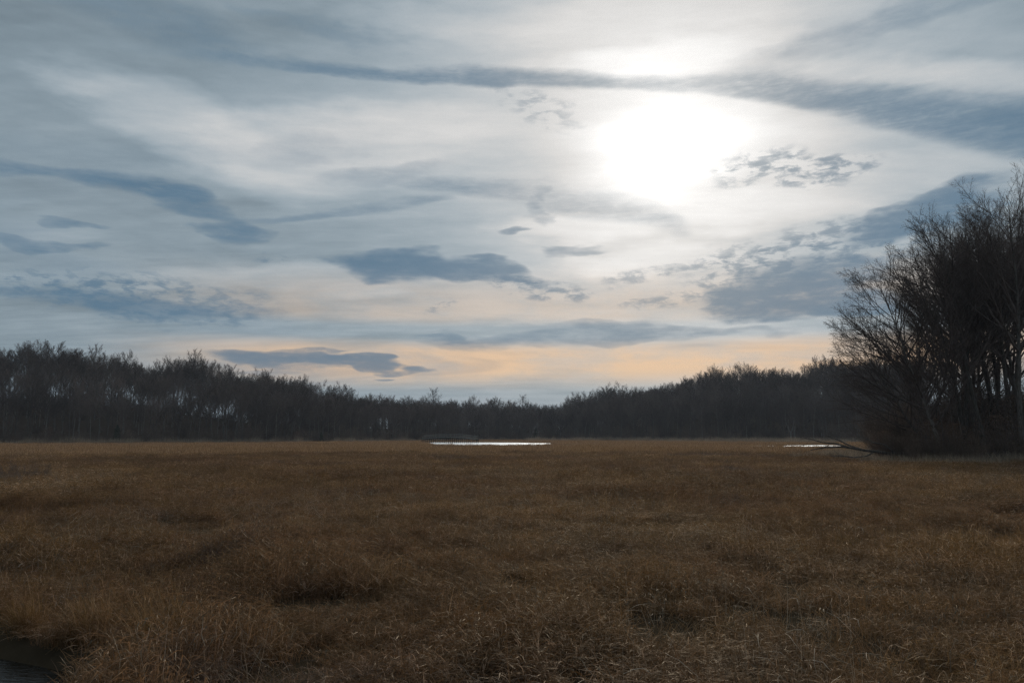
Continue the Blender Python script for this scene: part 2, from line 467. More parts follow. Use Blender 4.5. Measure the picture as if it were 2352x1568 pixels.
# open water: creek in the foreground corner, pond by the bridge, pond before the grove, slivers
POOL_NEAR = np.array([(-16, 4.5), (-4.4, 5.4), (-4.6, 7.0), (-5.0, 8.4), (-5.55, 9.7), (-6.2, 10.7), (-8.0, 11.5), (-12, 11.3), (-18, 11.8)], float)
def fan(lst): return np.array([(xat(X, d), d) for X, d in lst], float)
POND_MID = fan([(1006, 228), (1100, 208), (1180, 212), (1240, 232), (1268, 262), (1260, 292), (1180, 322), (1080, 334), (1000, 336), (985, 300)])
POND_RIGHT = fan([(1800, 196), (1850, 188), (1890, 186), (1925, 196), (1930, 230), (1880, 236), (1812, 226)])
POND_SLIVER = fan([(1718, 206), (1750, 202), (1782, 206), (1778, 222), (1726, 222)])
POND_TINY = fan([(1238, 146), (1256, 145), (1258, 153), (1240, 153)])
POOLS = [(POOL_NEAR, -0.26), (POND_MID, -0.03), (POND_RIGHT, -0.03), (POND_SLIVER, -0.03)]

def water_dist(x, y):
    d = np.full(np.shape(x), -1e9)
    for p, z in POOLS:
        d = np.maximum(d, poly_dist(x, y, p))
    return d

def height(x, y):
    x = np.asarray(x, float); y = np.asarray(y, float)
    r = np.hypot(x, y)
    yy = np.maximum(y, 1.0)
    u = np.clip(x / yy, -2.2, 2.2)
    over = np.where(y > 0, y - shore(u), -100.0)
    rise = np.where(over > 0, sstep(over, -4, 75) * ridge(u), 0.0)
    rise = rise * (0.86 + 0.28 * fbm(x / 70.0, y / 70.0, 5))
    z = (fbm(x / 3.0, y / 3.0, 2) - 0.5) * 0.22 + (fbm(x / 0.9, y / 0.9, 3, 2) - 0.5) * 0.08 * (r < 60)
    z = z * (over < 5) + rise
    g = poly_dist(x, y, GROVE)
    z = z + sstep(g, -3, 26) * 3.2
    for p, lv in POOLS:
        dd = poly_dist(x, y, p)
        wid = 0.45 if lv < -0.2 else 5.0
        dep = 0.75 if lv < -0.2 else 0.5
        k = sstep(dd, -wid, wid * 0.6)
        z = z * (1 - k) + (lv - dep * 0.35 - dep * 0.65 * sstep(dd, 0, wid * 2)) * k
    # the low bank the photographer stands on
    z = z + sstep(r, 4.5, 1.0) * 1.3
    return z

# ground: one sheet from the camera to far beyond the horizon, polar so that it is fine where it is near
nr, na = 330, 720
rad = np.concatenate([[0.0], 0.6 * (900 / 0.6) ** (np.linspace(0, 1, nr)), [1100, 1300, 1500]])
rr, aa = np.meshgrid(rad, np.linspace(0, 2 * math.pi, na, endpoint=False), indexing='ij')
gx, gy = rr * np.sin(aa), rr * np.cos(aa)
gz = height(gx, gy)
gi = np.arange(len(rad) * na).reshape(len(rad), na)
q = np.stack([gi[:-1], np.roll(gi, -1, 1)[:-1], np.roll(gi, -1, 1)[1:], gi[1:]], -1)
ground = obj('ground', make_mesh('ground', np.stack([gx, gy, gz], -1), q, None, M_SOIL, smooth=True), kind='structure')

def water_sheet(name, poly, z, mat, grow):
    c = poly.mean(0)
    ring = c + (poly - c) * (1 + grow / np.linalg.norm(poly - c, axis=1, keepdims=True))
    k = len(ring)
    V = [(x, y, z) for x, y in ring] + [(c[0], c[1], z)]
    T = [(i, (i + 1) % k, k) for i in range(k)]
    return obj(name, make_mesh(name, V, None, T, mat), kind='structure')
water_sheet('creek', POOL_NEAR, -0.26, M_WATER, 0.35)
water_sheet('pond', POND_MID, -0.03, M_WATER_FAR, 3.0)
water_sheet('pond', POND_RIGHT, -0.03, M_WATER_FAR, 3.0)
water_sheet('pond', POND_SLIVER, -0.03, M_WATER_FAR, 1.5)

# ------------------------------------------------------------------ bare trees
def tubes(pts, rad, n):
    """pts (M,k,3), rad (M,k) -> verts, quads of M open tubes with n sides"""
    M, k, _ = pts.shape
    tg = np.gradient(pts, axis=1)
    tg /= np.linalg.norm(tg, axis=2, keepdims=True) + 1e-9
    ref = np.where(np.abs(tg[:, :1, 1:2]) < 0.85, np.array([0.06, 1.0, 0.03]), np.array([1.0, 0.05, 0.08]))
    u = np.cross(tg, np.broadcast_to(ref, tg.shape)); u /= np.linalg.norm(u, axis=2, keepdims=True) + 1e-9
    v = np.cross(tg, u)
    a = np.arange(n) * 2 * math.pi / n
    ring = pts[:, :, None, :] + rad[:, :, None, None] * (u[:, :, None, :] * np.cos(a)[None, None, :, None] + v[:, :, None, :] * np.sin(a)[None, None, :, None])
    idx = np.arange(M * k * n).reshape(M, k, n)
    nx = np.roll(idx, -1, 2)
    q = np.stack([idx[:, :-1], nx[:, :-1], nx[:, 1:], idx[:, 1:]], -1)
    return ring.reshape(-1, 3), q.reshape(-1, 4)

def join(chunks):
    V, Q, off = [], [], 0
    for v, q in chunks:
        V.append(v); Q.append(q + off); off += len(v)
    return np.concatenate(V), np.concatenate(Q)

def shoot(p0, d0, length, k, g, wob, up, bias):
    """grow M shoots from p0 along d0; bend by wobble, upward pull and a pull to the light"""
    M = len(p0)
    pts = np.zeros((M, k, 3)); pts[:, 0] = p0
    d = d0.copy(); step = (length / (k - 1))[:, None]
    b = np.asarray(bias, float) + np.array([0, 0, up])
    for j in range(1, k):
        d = d + g.normal(0, wob, (M, 3)) + b
        d /= np.linalg.norm(d, axis=1, keepdims=True)
        pts[:, j] = pts[:, j - 1] + d * step
    return pts

def offspring(par, prad, plen, C, t0, t1, ang, lf, k, g, wob, up, bias, rfac, rmin, taper=0.25, slim=0.55, lv=(0.65, 0.6)):
    M, kp, _ = par.shape
    tt = t0 + (t1 - t0) * ((np.arange(C)[None] + g.random((M, C))) / C)
    fi = tt * (kp - 1); i0 = np.minimum(fi.astype(int), kp - 2); fr = (fi - i0)[..., None]
    mi = np.arange(M)[:, None]
    pos = par[mi, i0] * (1 - fr) + par[mi, i0 + 1] * fr
    tan = par[mi, i0 + 1] - par[mi, i0]; tan = tan / (np.linalg.norm(tan, axis=2, keepdims=True) + 1e-9)
    r = prad[mi, i0] * (1 - fr[..., 0]) + prad[mi, i0 + 1] * fr[..., 0]
    az = np.arange(C)[None] * 2.399 + g.random((M, 1)) * 6.28 + g.normal(0, 0.4, (M, C))
    ref = np.where(np.abs(tan[..., 2:3]) < 0.9, np.array([0, 0, 1.0]), np.array([1.0, 0, 0]))
    u = np.cross(tan, ref); u /= np.linalg.norm(u, axis=2, keepdims=True)
    v = np.cross(tan, u)
    side = u * np.cos(az)[..., None] + v * np.sin(az)[..., None]
    th = np.radians(ang[0] + (ang[1] - ang[0]) * g.random((M, C)))[..., None]
    d = tan * np.cos(th) + side * np.sin(th)
    sh = 1 - slim * (tt - t0) / max(t1 - t0, 1e-6)
    ln = plen[:, None] * lf * sh * (lv[0] + lv[1] * g.random((M, C)))
    pts = shoot(pos.reshape(-1, 3), d.reshape(-1, 3), ln.ravel(), k, g, wob, up, bias)
    r0 = np.maximum(np.minimum(r.ravel() * 0.8, ln.ravel() * rfac), rmin)
    s = np.linspace(0, 1, k)[None]
    rad = np.maximum(r0[:, None] * (1 - (1 - taper) * s), rmin * 0.7)
    return pts, rad, ln.ravel()

def bare_tree(seed, H, r0, first, counts, spread=(30, 52), lean=(0, 0, 0), bias=(0, 0, 0), wob=0.05, limb=0.42,
              rmin=0.009, sides=(8, 5, 3), kk=(12, 7, 5, 4, 3), up=0.09, slim=0.55, fine=((.28, 1, 14, 36, .44), (.25, 1, 16, 42, .46), (.2, 1, 16, 45, .62)), tw=.07):
    """returns (trunk verts, quads), (crown verts, quads) of one leafless broadleaf tree, foot at the origin"""
    g = np.random.default_rng(seed)
    d0 = np.array([[0, 0, 1.0]]) + np.array([lean]) * 0.8
    d0 /= np.linalg.norm(d0)
    tr = shoot(np.array([[0, 0, -0.5]]), d0, np.array([H + 0.5]), kk[0], g, wob, 0.05, np.array(lean) * 0.04)
    s = np.linspace(0, 1, kk[0])
    trad = (r0 * (1 - 0.9 * s ** 0.9))[None]
    trad[0, 0] *= 1.5; trad[0, 1] *= 1.0
    L = np.array([H])
    p1, q1, l1 = offspring(tr, trad, L, counts[0], first, 0.98, spread, limb, kk[1], g, wob * 1.6, up, bias, 0.018, rmin * 2, 0.3, slim, (0.78, 0.4))
    p2, q2, l2 = offspring(p1, q1, l1, counts[1], fine[0][0], fine[0][1], fine[0][2:4], fine[0][4], kk[2], g, tw, up * 0.45, bias, 0.014, rmin * 1.4)
    p3, q3, l3 = offspring(p2, q2, l2, counts[2], fine[1][0], fine[1][1], fine[1][2:4], fine[1][4], kk[3], g, tw * 1.2, up * 0.2, bias, 0.010, rmin)
    ch = [tubes(p1, q1, sides[1]), tubes(p2, q2, sides[2] + 1), tubes(p3, q3, 3)]
    if len(counts) > 3:
        p4, q4, l4 = offspring(p3, q3, l3, counts[3], fine[2][0], fine[2][1], fine[2][2:4], fine[2][4], kk[4], g, tw * 1.2, 0.0, (0, 0, 0), 0.008, rmin * 0.8)
        ch.append(tubes(p4, q4, 3))
    return tubes(tr, trad, sides[0]), join(ch)

def tree_meshes(tag_, tr, cr, bark=None, twig=None):
    return (make_mesh('trunk_' + tag_, tr[0], tr[1], None, bark or M_BARK, smooth=True),
            make_mesh('crown_' + tag_, cr[0], cr[1], None, twig or M_TWIG, smooth=True))

def plant_tree(name, meshes, loc, rz, sc, label, group=None, category='tree'):
    o = thing(name, label, category, loc, group, rz, sc)
    obj('trunk', meshes[0], o); obj('crown', meshes[1], o)
    return o

# --- far woodland: eight tree shapes, about 25 m tall at scale 1
FAR = []
for i in range(8):
    first = [.36, .42, .46, .38, .50, .33, .44, .40][i]
    tr, cr = bare_tree(100 + i, 20 + (i % 3), .24, first, [(18, 9, 5, 3), (16, 10, 5, 3), (20, 8, 5, 3)][i % 3], spread=[(24, 54), (30, 62), (18, 46)][i % 3],
                       wob=.045, limb=[.50, .54, .48][i % 3], rmin=.024, sides=(6, 4, 3), kk=(9, 6, 4, 3, 2), up=.075, slim=.58)
    FAR.append(tree_meshes('far', tr, cr, M_TRUNK))
# low bushy growth of the wood's edge
BUSH = []
for i in range(3):
    g = np.random.default_rng(300 + i)
    n = 26
    a = g.random(n) * 6.283
    p0 = np.stack([np.cos(a) * g.random(n) * .9, np.sin(a) * g.random(n) * .9, np.full(n, -.2)], 1)
    d0 = np.stack([np.cos(a) * .55, np.sin(a) * .55, .6 + g.random(n)], 1); d0 /= np.linalg.norm(d0, axis=1, keepdims=True)
    L = 2.2 + 2.6 * g.random(n)
    st = shoot(p0, d0, L, 5, g, .1, .03, (0, 0, 0)); sr = .03 * (1 - .6 * np.linspace(0, 1, 5))[None] * np.ones((n, 1))
    b, br, bl = offspring(st, sr, L, 9, .15, 1, (25, 65), .42, 4, g, .14, .03, (0, 0, 0), .012, .014)
    c, cr_, cl = offspring(b, br, bl, 5, .15, 1, (25, 65), .5, 3, g, .14, .02, (0, 0, 0), .01, .011)
    BUSH.append(make_mesh('bush', *join([tubes(st, sr, 4), tubes(b, br, 3), tubes(c, cr_, 3)]), None, M_BUSH))

def shore_xy(X, over):
    u = (X - 1176) / FPX / math.cos(PITCH)
    d = float(shore(u)) + over
    return u * d, d

trng = np.random.default_rng(5)
SEGS = [(-420, 470, 'the wooded ridge along the left marsh edge', 'trees of the left ridge'),
        (470, 1290, 'the low wood at the far end', 'trees of the far wood'),
        (1290, 2080, 'the wooded ridge right of the pond', 'trees of the right ridge')]
ROWS = [(6, 'bare tree at the foot of ', 1.0), (38, 'bare tree half way up ', 1.0), (76, 'tall bare tree on the skyline of ', 1.06)]
placed = []
TALL = {(0, 2): 1.0}
for ri, (over, lab, hs) in enumerate(ROWS):
    X = -420.0
    while X < 2080:
        x, y = shore_xy(X, over + trng.normal(0, 5))
        z = float(height(x, y))
        seg = [s for s in SEGS if s[0] <= X < s[1]][0]
        k = int(trng.integers(0, 8))
        sc = hs * (0.84 + 0.26 * trng.random()) * (0.86 + 0.30 * float(vnoise(X / 70.0, 3.0, 7)))
        if 700 < X < 1300: sc *= .84
        if ri < 2: sc *= (.66 + .3 * trng.random()) if X < 520 else (.8 + .2 * trng.random())
        o = plant_tree('bare_tree', FAR[k], (x, y, z - .1), trng.random() * 6.28, (sc, sc, sc * (.94 + .14 * trng.random())), lab + seg[2], seg[3])
        placed.append((x, y))
        dpx = FPX / y * (7.0 if ri == 2 else 8.2) * (0.6 + 0.8 * trng.random())
        X += dpx
print('FAR TREES', len(placed))

# special trees of the far shore that stand out
def far_tree(X, over, k, sc, rz, label, sxy=1.0, name='bare_tree'):
    x, y = shore_xy(X, over)
    return plant_tree(name, FAR[k], (x, y, float(height(x, y)) - .1), rz, (sc * sxy, sc * sxy, sc), label)
far_tree(115, 66, 1, 1.20, 1.0, 'broad-crowned tallest tree standing over the left end of the ridge skyline')
far_tree(405, 62, 4, 1.16, 2.0, 'narrow upright tree rising from the falling skyline of the left ridge', .8)
far_tree(605, 60, 2, 1.05, .4, 'spindly tree with sparse tip where the left ridge falls to the far wood', .8)
far_tree(645, 58, 6, 0.98, 3.1, 'thin spiky tree just right of the spindly one on the falling ridge', .7)
far_tree(715, 55, 1, 0.98, 5.0, 'small fan-topped tree poking out of the low skyline left of the bridge', .9)
far_tree(1000, 40, 5, 1.10, .9, 'round-crowned tree highest in the far wood, almost above the bridge')
far_tree(1512, 40, 7, 1.08, 2.2, 'round-topped tree at the low left end of the right ridge', 1.1)

# pale forked tree in front of the right ridge
g = np.random.default_rng(77)
st = np.array([[(0, 0, -.4), (.1, 0, 2.4), (.1, 0, 4.4)]], float)
f1 = np.array([[(.1, 0, 4.3), (-.9, .1, 6.3), (-1.9, .1, 8.8), (-2.2, 0, 12), (-2.0, .2, 15.5)]], float)
f2 = np.array([[(.1, 0, 4.3), (1.0, -.1, 6.2), (1.5, 0, 8.2), (2.3, .1, 10.5), (2.6, 0, 13)]], float)
b1 = offspring(f1, np.array([[.2, .17, .14, .1, .05]]), np.array([12.0]), 9, .3, 1, (25, 50), .3, 4, g, .1, .06, (0, 0, 0), .014, .03)
b2 = offspring(f2, np.array([[.2, .16, .13, .1, .05]]), np.array([10.0]), 9, .3, 1, (25, 50), .3, 4, g, .1, .06, (0, 0, 0), .014, .03)
trv = join([tubes(st, np.array([[.36, .28, .25]]), 7), tubes(f1, np.array([[.22, .18, .15, .1, .05]]), 6), tubes(f2, np.array([[.2, .17, .14, .1, .05]]), 6)])
crv = join([tubes(b1[0], b1[1], 4), tubes(b2[0], b2[1], 4)])
x, y = shore_xy(1806, -2)
plant_tree('forked_tree', tree_meshes('pale', trv, crv, M_PALE, M_PALE), (x, y, float(height(x, y))), 0, 1.0, 'pale-barked tree with a wide Y fork before the dark right ridge')

# the rest of the wood between and behind those rows reads as one mass
def gn_scatter(name, pts, rots, scales, idx, protos, label=None, category=None):
    """one object that places copies of a few plant meshes at given points"""
    me = bpy.data.meshes.new(name)
    pts = np.asarray(pts, np.float32)
    me.vertices.add(len(pts)); me.vertices.foreach_set('co', pts.ravel())
    a = me.attributes.new('rot', 'FLOAT_VECTOR', 'POINT'); a.data.foreach_set('vector', np.asarray(rots, np.float32).ravel())
    a = me.attributes.new('scl', 'FLOAT_VECTOR', 'POINT'); a.data.foreach_set('vector', np.asarray(scales, np.float32).ravel())
    a = me.attributes.new('pick', 'INT', 'POINT'); a.data.foreach_set('value', np.asarray(idx, np.int32))
    o = obj(name, me, kind='stuff')
    if label:
        o['label'] = label; o['category'] = category
    coll = bpy.data.collections.new(name + '_plants')
    for i, pm in enumerate(protos):
        po = bpy.data.objects.new('%s_plant_%02d' % (name, i), pm); coll.objects.link(po)
    ng = bpy.data.node_groups.new(name + '_scatter', 'GeometryNodeTree')
    ng.interface.new_socket('Geometry', in_out='INPUT', socket_type='NodeSocketGeometry')
    ng.interface.new_socket('Geometry', in_out='OUTPUT', socket_type='NodeSocketGeometry')
    N, Lk = ng.nodes, ng.links
    gi_, go_ = N.new('NodeGroupInput'), N.new('NodeGroupOutput')
    ci = N.new('GeometryNodeCollectionInfo'); ci.inputs['Collection'].default_value = coll
    ci.inputs['Separate Children'].default_value = True; ci.inputs['Reset Children'].default_value = True
    ip = N.new('GeometryNodeInstanceOnPoints'); ip.inputs['Pick Instance'].default_value = True
    def attr(nm, ty):
        nd = N.new('GeometryNodeInputNamedAttribute'); nd.data_type = ty; nd.inputs[0].default_value = nm
        return nd.outputs[0]
    Lk.new(gi_.outputs[0], ip.inputs['Points']); Lk.new(ci.outputs[0], ip.inputs['Instance'])
    Lk.new(attr('pick', 'INT'), ip.inputs['Instance Index'])
    er = N.new('FunctionNodeEulerToRotation'); Lk.new(attr('rot', 'FLOAT_VECTOR'), er.inputs[0])
    Lk.new(er.outputs[0], ip.inputs['Rotation'])
    Lk.new(attr('scl', 'FLOAT_VECTOR'), ip.inputs['Scale'])
    Lk.new(ip.outputs[0], go_.inputs[0])
    md = o.modifiers.new('scatter', 'NODES'); md.node_group = ng
    return o

FARJ = [make_mesh('wood_tree', *join([(np.array([v.co[:] for v in a.vertices]), np.array([p.vertices[:] for p in a.polygons])),
                                     (np.array([v.co[:] for v in b.vertices]), np.array([p.vertices[:] for p in b.polygons]))]), None, M_TWIG)
        for a, b in FAR[:4]]
for jm, (a, b) in zip(FARJ, FAR[:4]):
    jm.materials.append(M_TRUNK)
    mi_ = np.zeros(len(jm.polygons), np.int32); mi_[:len(a.polygons)] = 1
    jm.polygons.foreach_set('material_index', mi_)
pp, ss_ = [], []
for over in (12, 18, 25, 32, 44, 54, 64, 72, 84, 92, 104):
    X = -440.0
    while X < 2120:
        x, y = shore_xy(X, over + trng.normal(0, 4))
        pp.append((x, y, float(height(x, y)) - .1))
        s_ = ((.6 + .35 * trng.random() if X < 520 else .78 + .22 * trng.random()) if over < 70 else (.82 + .26 * trng.random()) * (.86 + .30 * float(vnoise(X / 70.0, 3.0, 7)))) * (.84 if 700 < X < 1300 else 1)
        ss_.append((s_, s_, s_))
        if X > 560 and over > 10 and trng.random() < .8:      # young growth between the tall trunks
            x2, y2 = shore_xy(X + trng.normal(0, 12), over + trng.normal(0, 4)); s_ = .38 + .3 * trng.random()
            pp.append((x2, y2, float(height(x2, y2)) - .1)); ss_.append((s_ * 1.2, s_ * 1.2, s_))
        X += FPX / y * (5.0 if over > 70 else 6.0) * (.5 + trng.random())
n = len(pp)
gn_scatter('far_wood', pp, np.stack([np.zeros(n), np.zeros(n), trng.random(n) * 6.28], 1), ss_, trng.integers(0, 4, n), FARJ,
           'dense mass of bare trees filling the wood between the single trees', 'wood')
pp, ss_ = [], []
for over, st_ in ((-1, 5.5), (4, 5), (9, 5.5), (22, 5), (40, 4.5), (60, 5), (78, 5), (100, 5)):
    X = -440.0
    while X < 2120:
        x, y = shore_xy(X, over + trng.normal(0, 2.2))
        pp.append((x, y, float(height(x, y)) - .1))
        s_ = ((.35 if over < 2 else .6) + 1.1 * trng.random() ** 2) * (1.7 if X > 560 and over > 6 else 1.0)
        ss_.append((s_, s_, s_))
        X += FPX / y * st_ * (.5 + trng.random())
n = len(pp)
gn_scatter('undergrowth', pp, np.stack([np.zeros(n), np.zeros(n), trng.random(n) * 6.28], 1), ss_, trng.integers(0, 3, n), BUSH,
           'tangled bare undergrowth along the foot of the far woods', 'undergrowth')

# leafy shrubs: evergreen or with withered leaves
def leafy(seed, H, W, n, size, mat, cone=0.0):
    g = np.random.default_rng(seed)
    t_ = g.random(n) ** .8
    rmax = W * ((1 - t_) * cone + (1 - cone) * np.sqrt(np.clip(1 - (2 * t_ - .9) ** 2 * .9, .05, 1)))
    lump = .65 + .7 * g.random(n)
    a = g.random(n) * 6.283
    r = rmax * np.sqrt(g.random(n)) * lump
    c = np.stack([np.cos(a) * r, np.sin(a) * r, .1 + t_ * H], 1)
    e1 = g.normal(0, 1, (n, 3)); e1 /= np.linalg.norm(e1, axis=1, keepdims=True)
    e2 = np.cross(e1, g.normal(0, 1, (n, 3))); e2 /= np.linalg.norm(e2, axis=1, keepdims=True)
    s1_ = size * (.6 + .8 * g.random((n, 1)))
    V = np.stack([c - e1 * s1_, c + e2 * s1_ * .45, c + e1 * s1_, c - e2 * s1_ * .45], 1).reshape(-1, 3)
    q_ = np.arange(4 * n).reshape(n, 4)
    return make_mesh('leaves', V, q_, None, mat, {'tint': np.repeat(g.random(n), 4)})

def shrub_stems(seed, H, W, n=7):
    g = np.random.default_rng(seed)
    a = g.random(n) * 6.283
    d0 = np.stack([np.cos(a) * W / H * .8, np.sin(a) * W / H * .8, np.ones(n)], 1); d0 /= np.linalg.norm(d0, axis=1, keepdims=True)
    L = H * (.7 + .35 * g.random(n))
    p0 = np.stack([np.cos(a) * .1, np.sin(a) * .1, np.full(n, -.3)], 1)
    st = shoot(p0, d0, L, 6, g, .08, .03, (0, 0, 0)); sr = .045 * (1 - .7 * np.linspace(0, 1, 6))[None] * np.ones((n, 1))
    b, br, bl = offspring(st, sr, L, 9, .2, 1, (30, 65), .4, 4, g, .12, .02, (0, 0, 0), .011, .012)
    c, c_r, cl = offspring(b, br, bl, 5, .2, 1, (30, 65), .5, 3, g, .12, .02, (0, 0, 0), .01, .009)
    return make_mesh('stems', *join([tubes(st, sr, 5), tubes(b, br, 3), tubes(c, c_r, 3)]), None, M_TWIG)

def shrub(name, loc, stems, leaves, sc, rz, label, category, group=None):
    o = thing(name, label, category, loc, group, rz, sc)
    obj('stems', stems, o); obj('foliage', leaves, o)
    return o

ev_st, ev_lf = shrub_stems(1, 5.5, 1.4, 5), leafy(2, 6, 1.7, 1500, .16, M_EVER, .75)
for X, over, s_, lab in ((283, -3, 1.15, 'dark evergreen bush at the marsh edge under the left ridge'),
                         (745, -3, .75, 'small dark evergreen bush at the marsh edge left of the bridge'),
                         (1230, -3, 1.3, 'dark evergreen bush on the far bank right of the bridge')):
    x, y = shore_xy(X, over)
    shrub('evergreen_bush', (x, y, float(height(x, y))), ev_st, ev_lf, s_, X, lab, 'bush')
br_st, br_lf = shrub_stems(3, 6, 2.6, 8), leafy(4, 6, 2.9, 1500, .14, M_LEAF)
for X, over, s_, lab in ((130, -2, 1.0, 'russet-leaved shrub at the foot of the left ridge'),
                         (690, -3, .8, 'russet-leaved shrub where the left ridge meets the far wood')):
    x, y = shore_xy(X, over)
    shrub('russet_shrub', (x, y, float(height(x, y))), br_st, br_lf, s_, X, lab, 'shrub')

# --- the near grove on the right
NEARM = {}
def grove_tree(X, depth, seed, H, r0, lean, first, label, counts=(22, 9, 7, 4), bias=(0, 0, 0), spread=(18, 40), limb=.42, group=None, reuse=None, rz=0.0, sc=1.0, slim=.55):
    x = xat(X, depth)
    z = float(height(x, depth))
    if reuse is None:
        tr, cr = bare_tree(seed, H, r0, first, counts, spread, lean, bias, .04, limb, .0098, (9, 5, 3), (14, 8, 5, 4, 3), .095 if first > .25 else .065, .56, ((.28, 1, 18, 46, .46), (.25, 1, 18, 48, .48), (.2, 1, 18, 50, .62)))
        NEARM[seed] = tree_meshes('near', tr, cr)
        ms = NEARM[seed]
    else:
        ms = NEARM[reuse]
    return plant_tree('bare_tree', ms, (x, depth, z - .1), rz, sc, label, group)

grove_tree(2172, 86, 501, 21.0, .27, (-.36, -.05, 0), .20, 'leaning bare tree at the left edge of the near grove, crown overhanging the marsh', (36, 12, 7, 3), (-.025, -.005, -.01), (30, 62), .55)
grove_tree(2140, 90, 502, 16.5, .20, (-.62, .05, 0), .20, 'low bare tree leaning farthest left over the marsh from the near grove', (32, 12, 7, 3), (-.022, 0, -.012), (30, 62), .55)
grove_tree(2222, 88, 503, 22.0, .30, (-.24, 0, 0), .28, 'bare fan-shaped tree second in from the left edge of the near grove', (26, 12, 7, 3), (-.014, 0, 0), (28, 62), .52)
grove_tree(2262, 86, 504, 25.8, .34, (-.12, 0, 0), .42, 'tall dark bare tree with dense upswept crown in the middle of the near grove', (26, 12, 7, 3), (-.008, 0, 0), (26, 60), .48)
grove_tree(2345, 84, 505, 27.6, .36, (-.04, 0, 0), .44, 'tallest bare tree of the near grove at the right edge of the picture', (24, 12, 7, 3), (-.004, 0, 0), (28, 60), .48)
grove_tree(2310, 95, 506, 27, .30, (-.08, 0, 0), .42, 'straight bare tree just behind and left of the tallest near tree', (24, 12, 7, 3), (-.006, 0, 0), (25, 58), .46)
back = [(2212, 90, 504, 1.9, .80), (2244, 91, 505, 3.9, .84), (2290, 91, 505, 5.1, .93), (2325, 90, 504, .9, 1.0), (2360, 90, 503, 4.4, 1.12), (2196, 95, 506, 3.7, .74), (2262, 106, 506, .5, .96), (2175, 100, 501, 2.9, .86), (2235, 98, 503, 1.0, .98), (2285, 103, 504, 2.0, .98), (2330, 108, 505, .6, .9), (2375, 98, 506, 3.0, 1.02), (2420, 90, 504, 4.0, 1.0),
        (2140, 106, 503, 5.0, .78), (2300, 120, 504, 5.2, .98), (2400, 112, 505, 2.4, .95),
        (2470, 96, 505, 1.1, .96), (2530, 88, 503, 2.1, 1.1), (2600, 92, 506, .8, 1.05), (2680, 86, 504, 2.7, 1.0), (2240, 128, 506, 2.2, .86)]
for i, (X, d, ru, rz, s_) in enumerate(back):
    grove_tree(X, d, 0, 0, 0, None, 0, 'bare tree standing inside the near grove behind its front trees', group='trees inside the near grove', reuse=ru, rz=rz, sc=s_)
# thin young trees in the shade of the grove
sap = []
for i in range(3):
    tr, cr = bare_tree(560 + i, 11, .075, .25, (13, 6, 4), (30, 60), (-.1, 0, 0), (0, 0, 0), .06, .36, .009, (6, 4, 3), (9, 6, 4, 3, 2), .06)
    sap.append(tree_meshes('sapling', tr, cr))
srng = np.random.default_rng(8)
for i in range(60):
    d = 84 + 30 * srng.random() ** 1.3; X = 2070 + 330 * srng.random()
    x = xat(X, d)
    if poly_dist(np.array(x), np.array(d), GROVE) < .5: continue
    s_ = .6 + .7 * srng.random()
    plant_tree('sapling', sap[i % 3], (x, d, float(height(x, d)) - .1), srng.random() * 6.28, s_, 'thin bare young tree in the understorey of the near grove', 'saplings in the near grove')
# russet beech-like shrubs and bare bushes at the foot
g_st, g_lf = shrub_stems(21, 4.5, 2.6, 9), leafy(22, 4.6, 2.9, 2600, .055, M_LEAF)
for X, d, s_, lab in ((2030, 90, .75, 'russet-leaved shrub hanging out at the left foot of the near grove'),
                      (2195, 85, .9, 'russet-leaved shrub right of the leaning trunk in the near grove'),
                      (2290, 83, 1.1, 'russet-leaved shrub at the foot of the tall trees of the near grove'),
                      (2345, 86, 1.5, 'large russet-leaved shrub at the right edge of the picture'),
                      (2150, 86, 1.0, 'russet-leaved shrub between the two leaning trees of the near grove'),
                      (2240, 92, 1.6, 'tall russet-leaved shrub deep inside the near grove')):
    x = xat(X, d)
    shrub('russet_shrub', (x, d, float(height(x, d)) - .05), g_st, g_lf, s_, X * .7, lab, 'shrub')
pp, ss_ = [], []
for i in range(420):
    X, d = 2030 + 420 * srng.random(), 82 + 45 * srng.random()
    x = xat(X, d)
    if poly_dist(np.array(x), np.array(d), GROVE) < -.5: continue
    pp.append((x, d, float(height(x, d)) - .1)); s_ = (.35 + .5 * srng.random()) if d < 95 else (.8 + .9 * srng.random()); ss_.append((s_, s_, s_))
n = len(pp)
gn_scatter('thicket', pp, np.stack([np.zeros(n), np.zeros(n), srng.random(n) * 6.28], 1), ss_, srng.integers(0, 3, n), BUSH,
           'tangled bare thicket on the ground under the near grove', 'thicket')

# fallen tree reaching out of the grove to the left
g = np.random.default_rng(31)
d = 88.0
def px(X, Y, dd): r_ = ray(X, Y); return EYE + r_ * (dd / r_[1])
main = np.array([[px(2095, 1046, d), px(2040, 1040, d), px(1985, 1034, d - .5), px(1940, 1026, d - 1), px(1895, 1027, d - 1.2), px(1862, 1033, d - 1.5)]])
lim = [np.array([[px(1985, 1034, d), px(1950, 1022, d), px(1925, 1010, d + .5), px(1905, 1003, d + .6), px(1893, 998, d + 1)]]),
       np.array([[px(1950, 1027, d), px(1918, 1018, d), px(1890, 1016, d + .4), px(1866, 1009, d + .8), px(1846, 1006, d + 1)]]),
       np.array([[px(2010, 1036, d), px(1990, 1047, d - 1), px(1960, 1050, d - 1.6), px(1930, 1046, d - 2), px(1905, 1047, d - 2)]]),
       np.array([[px(2060, 1043, d), px(2030, 1020, d - .4), px(2005, 1016, d - .6), px(1985, 1005, d - .6), px(1970, 1003, d - .8)]])]
mr = np.array([[.20, .17, .14, .10, .07, .04]]); lr = np.array([[.10, .085, .065, .05, .03]])
base = thing('fallen_tree', 'dead fallen tree stretching bare limbs left from the foot of the near grove', 'fallen tree', tuple(px(2095, 1046, d)))
off = -np.array(px(2095, 1046, d))
v, q = tubes(main, mr, 8)
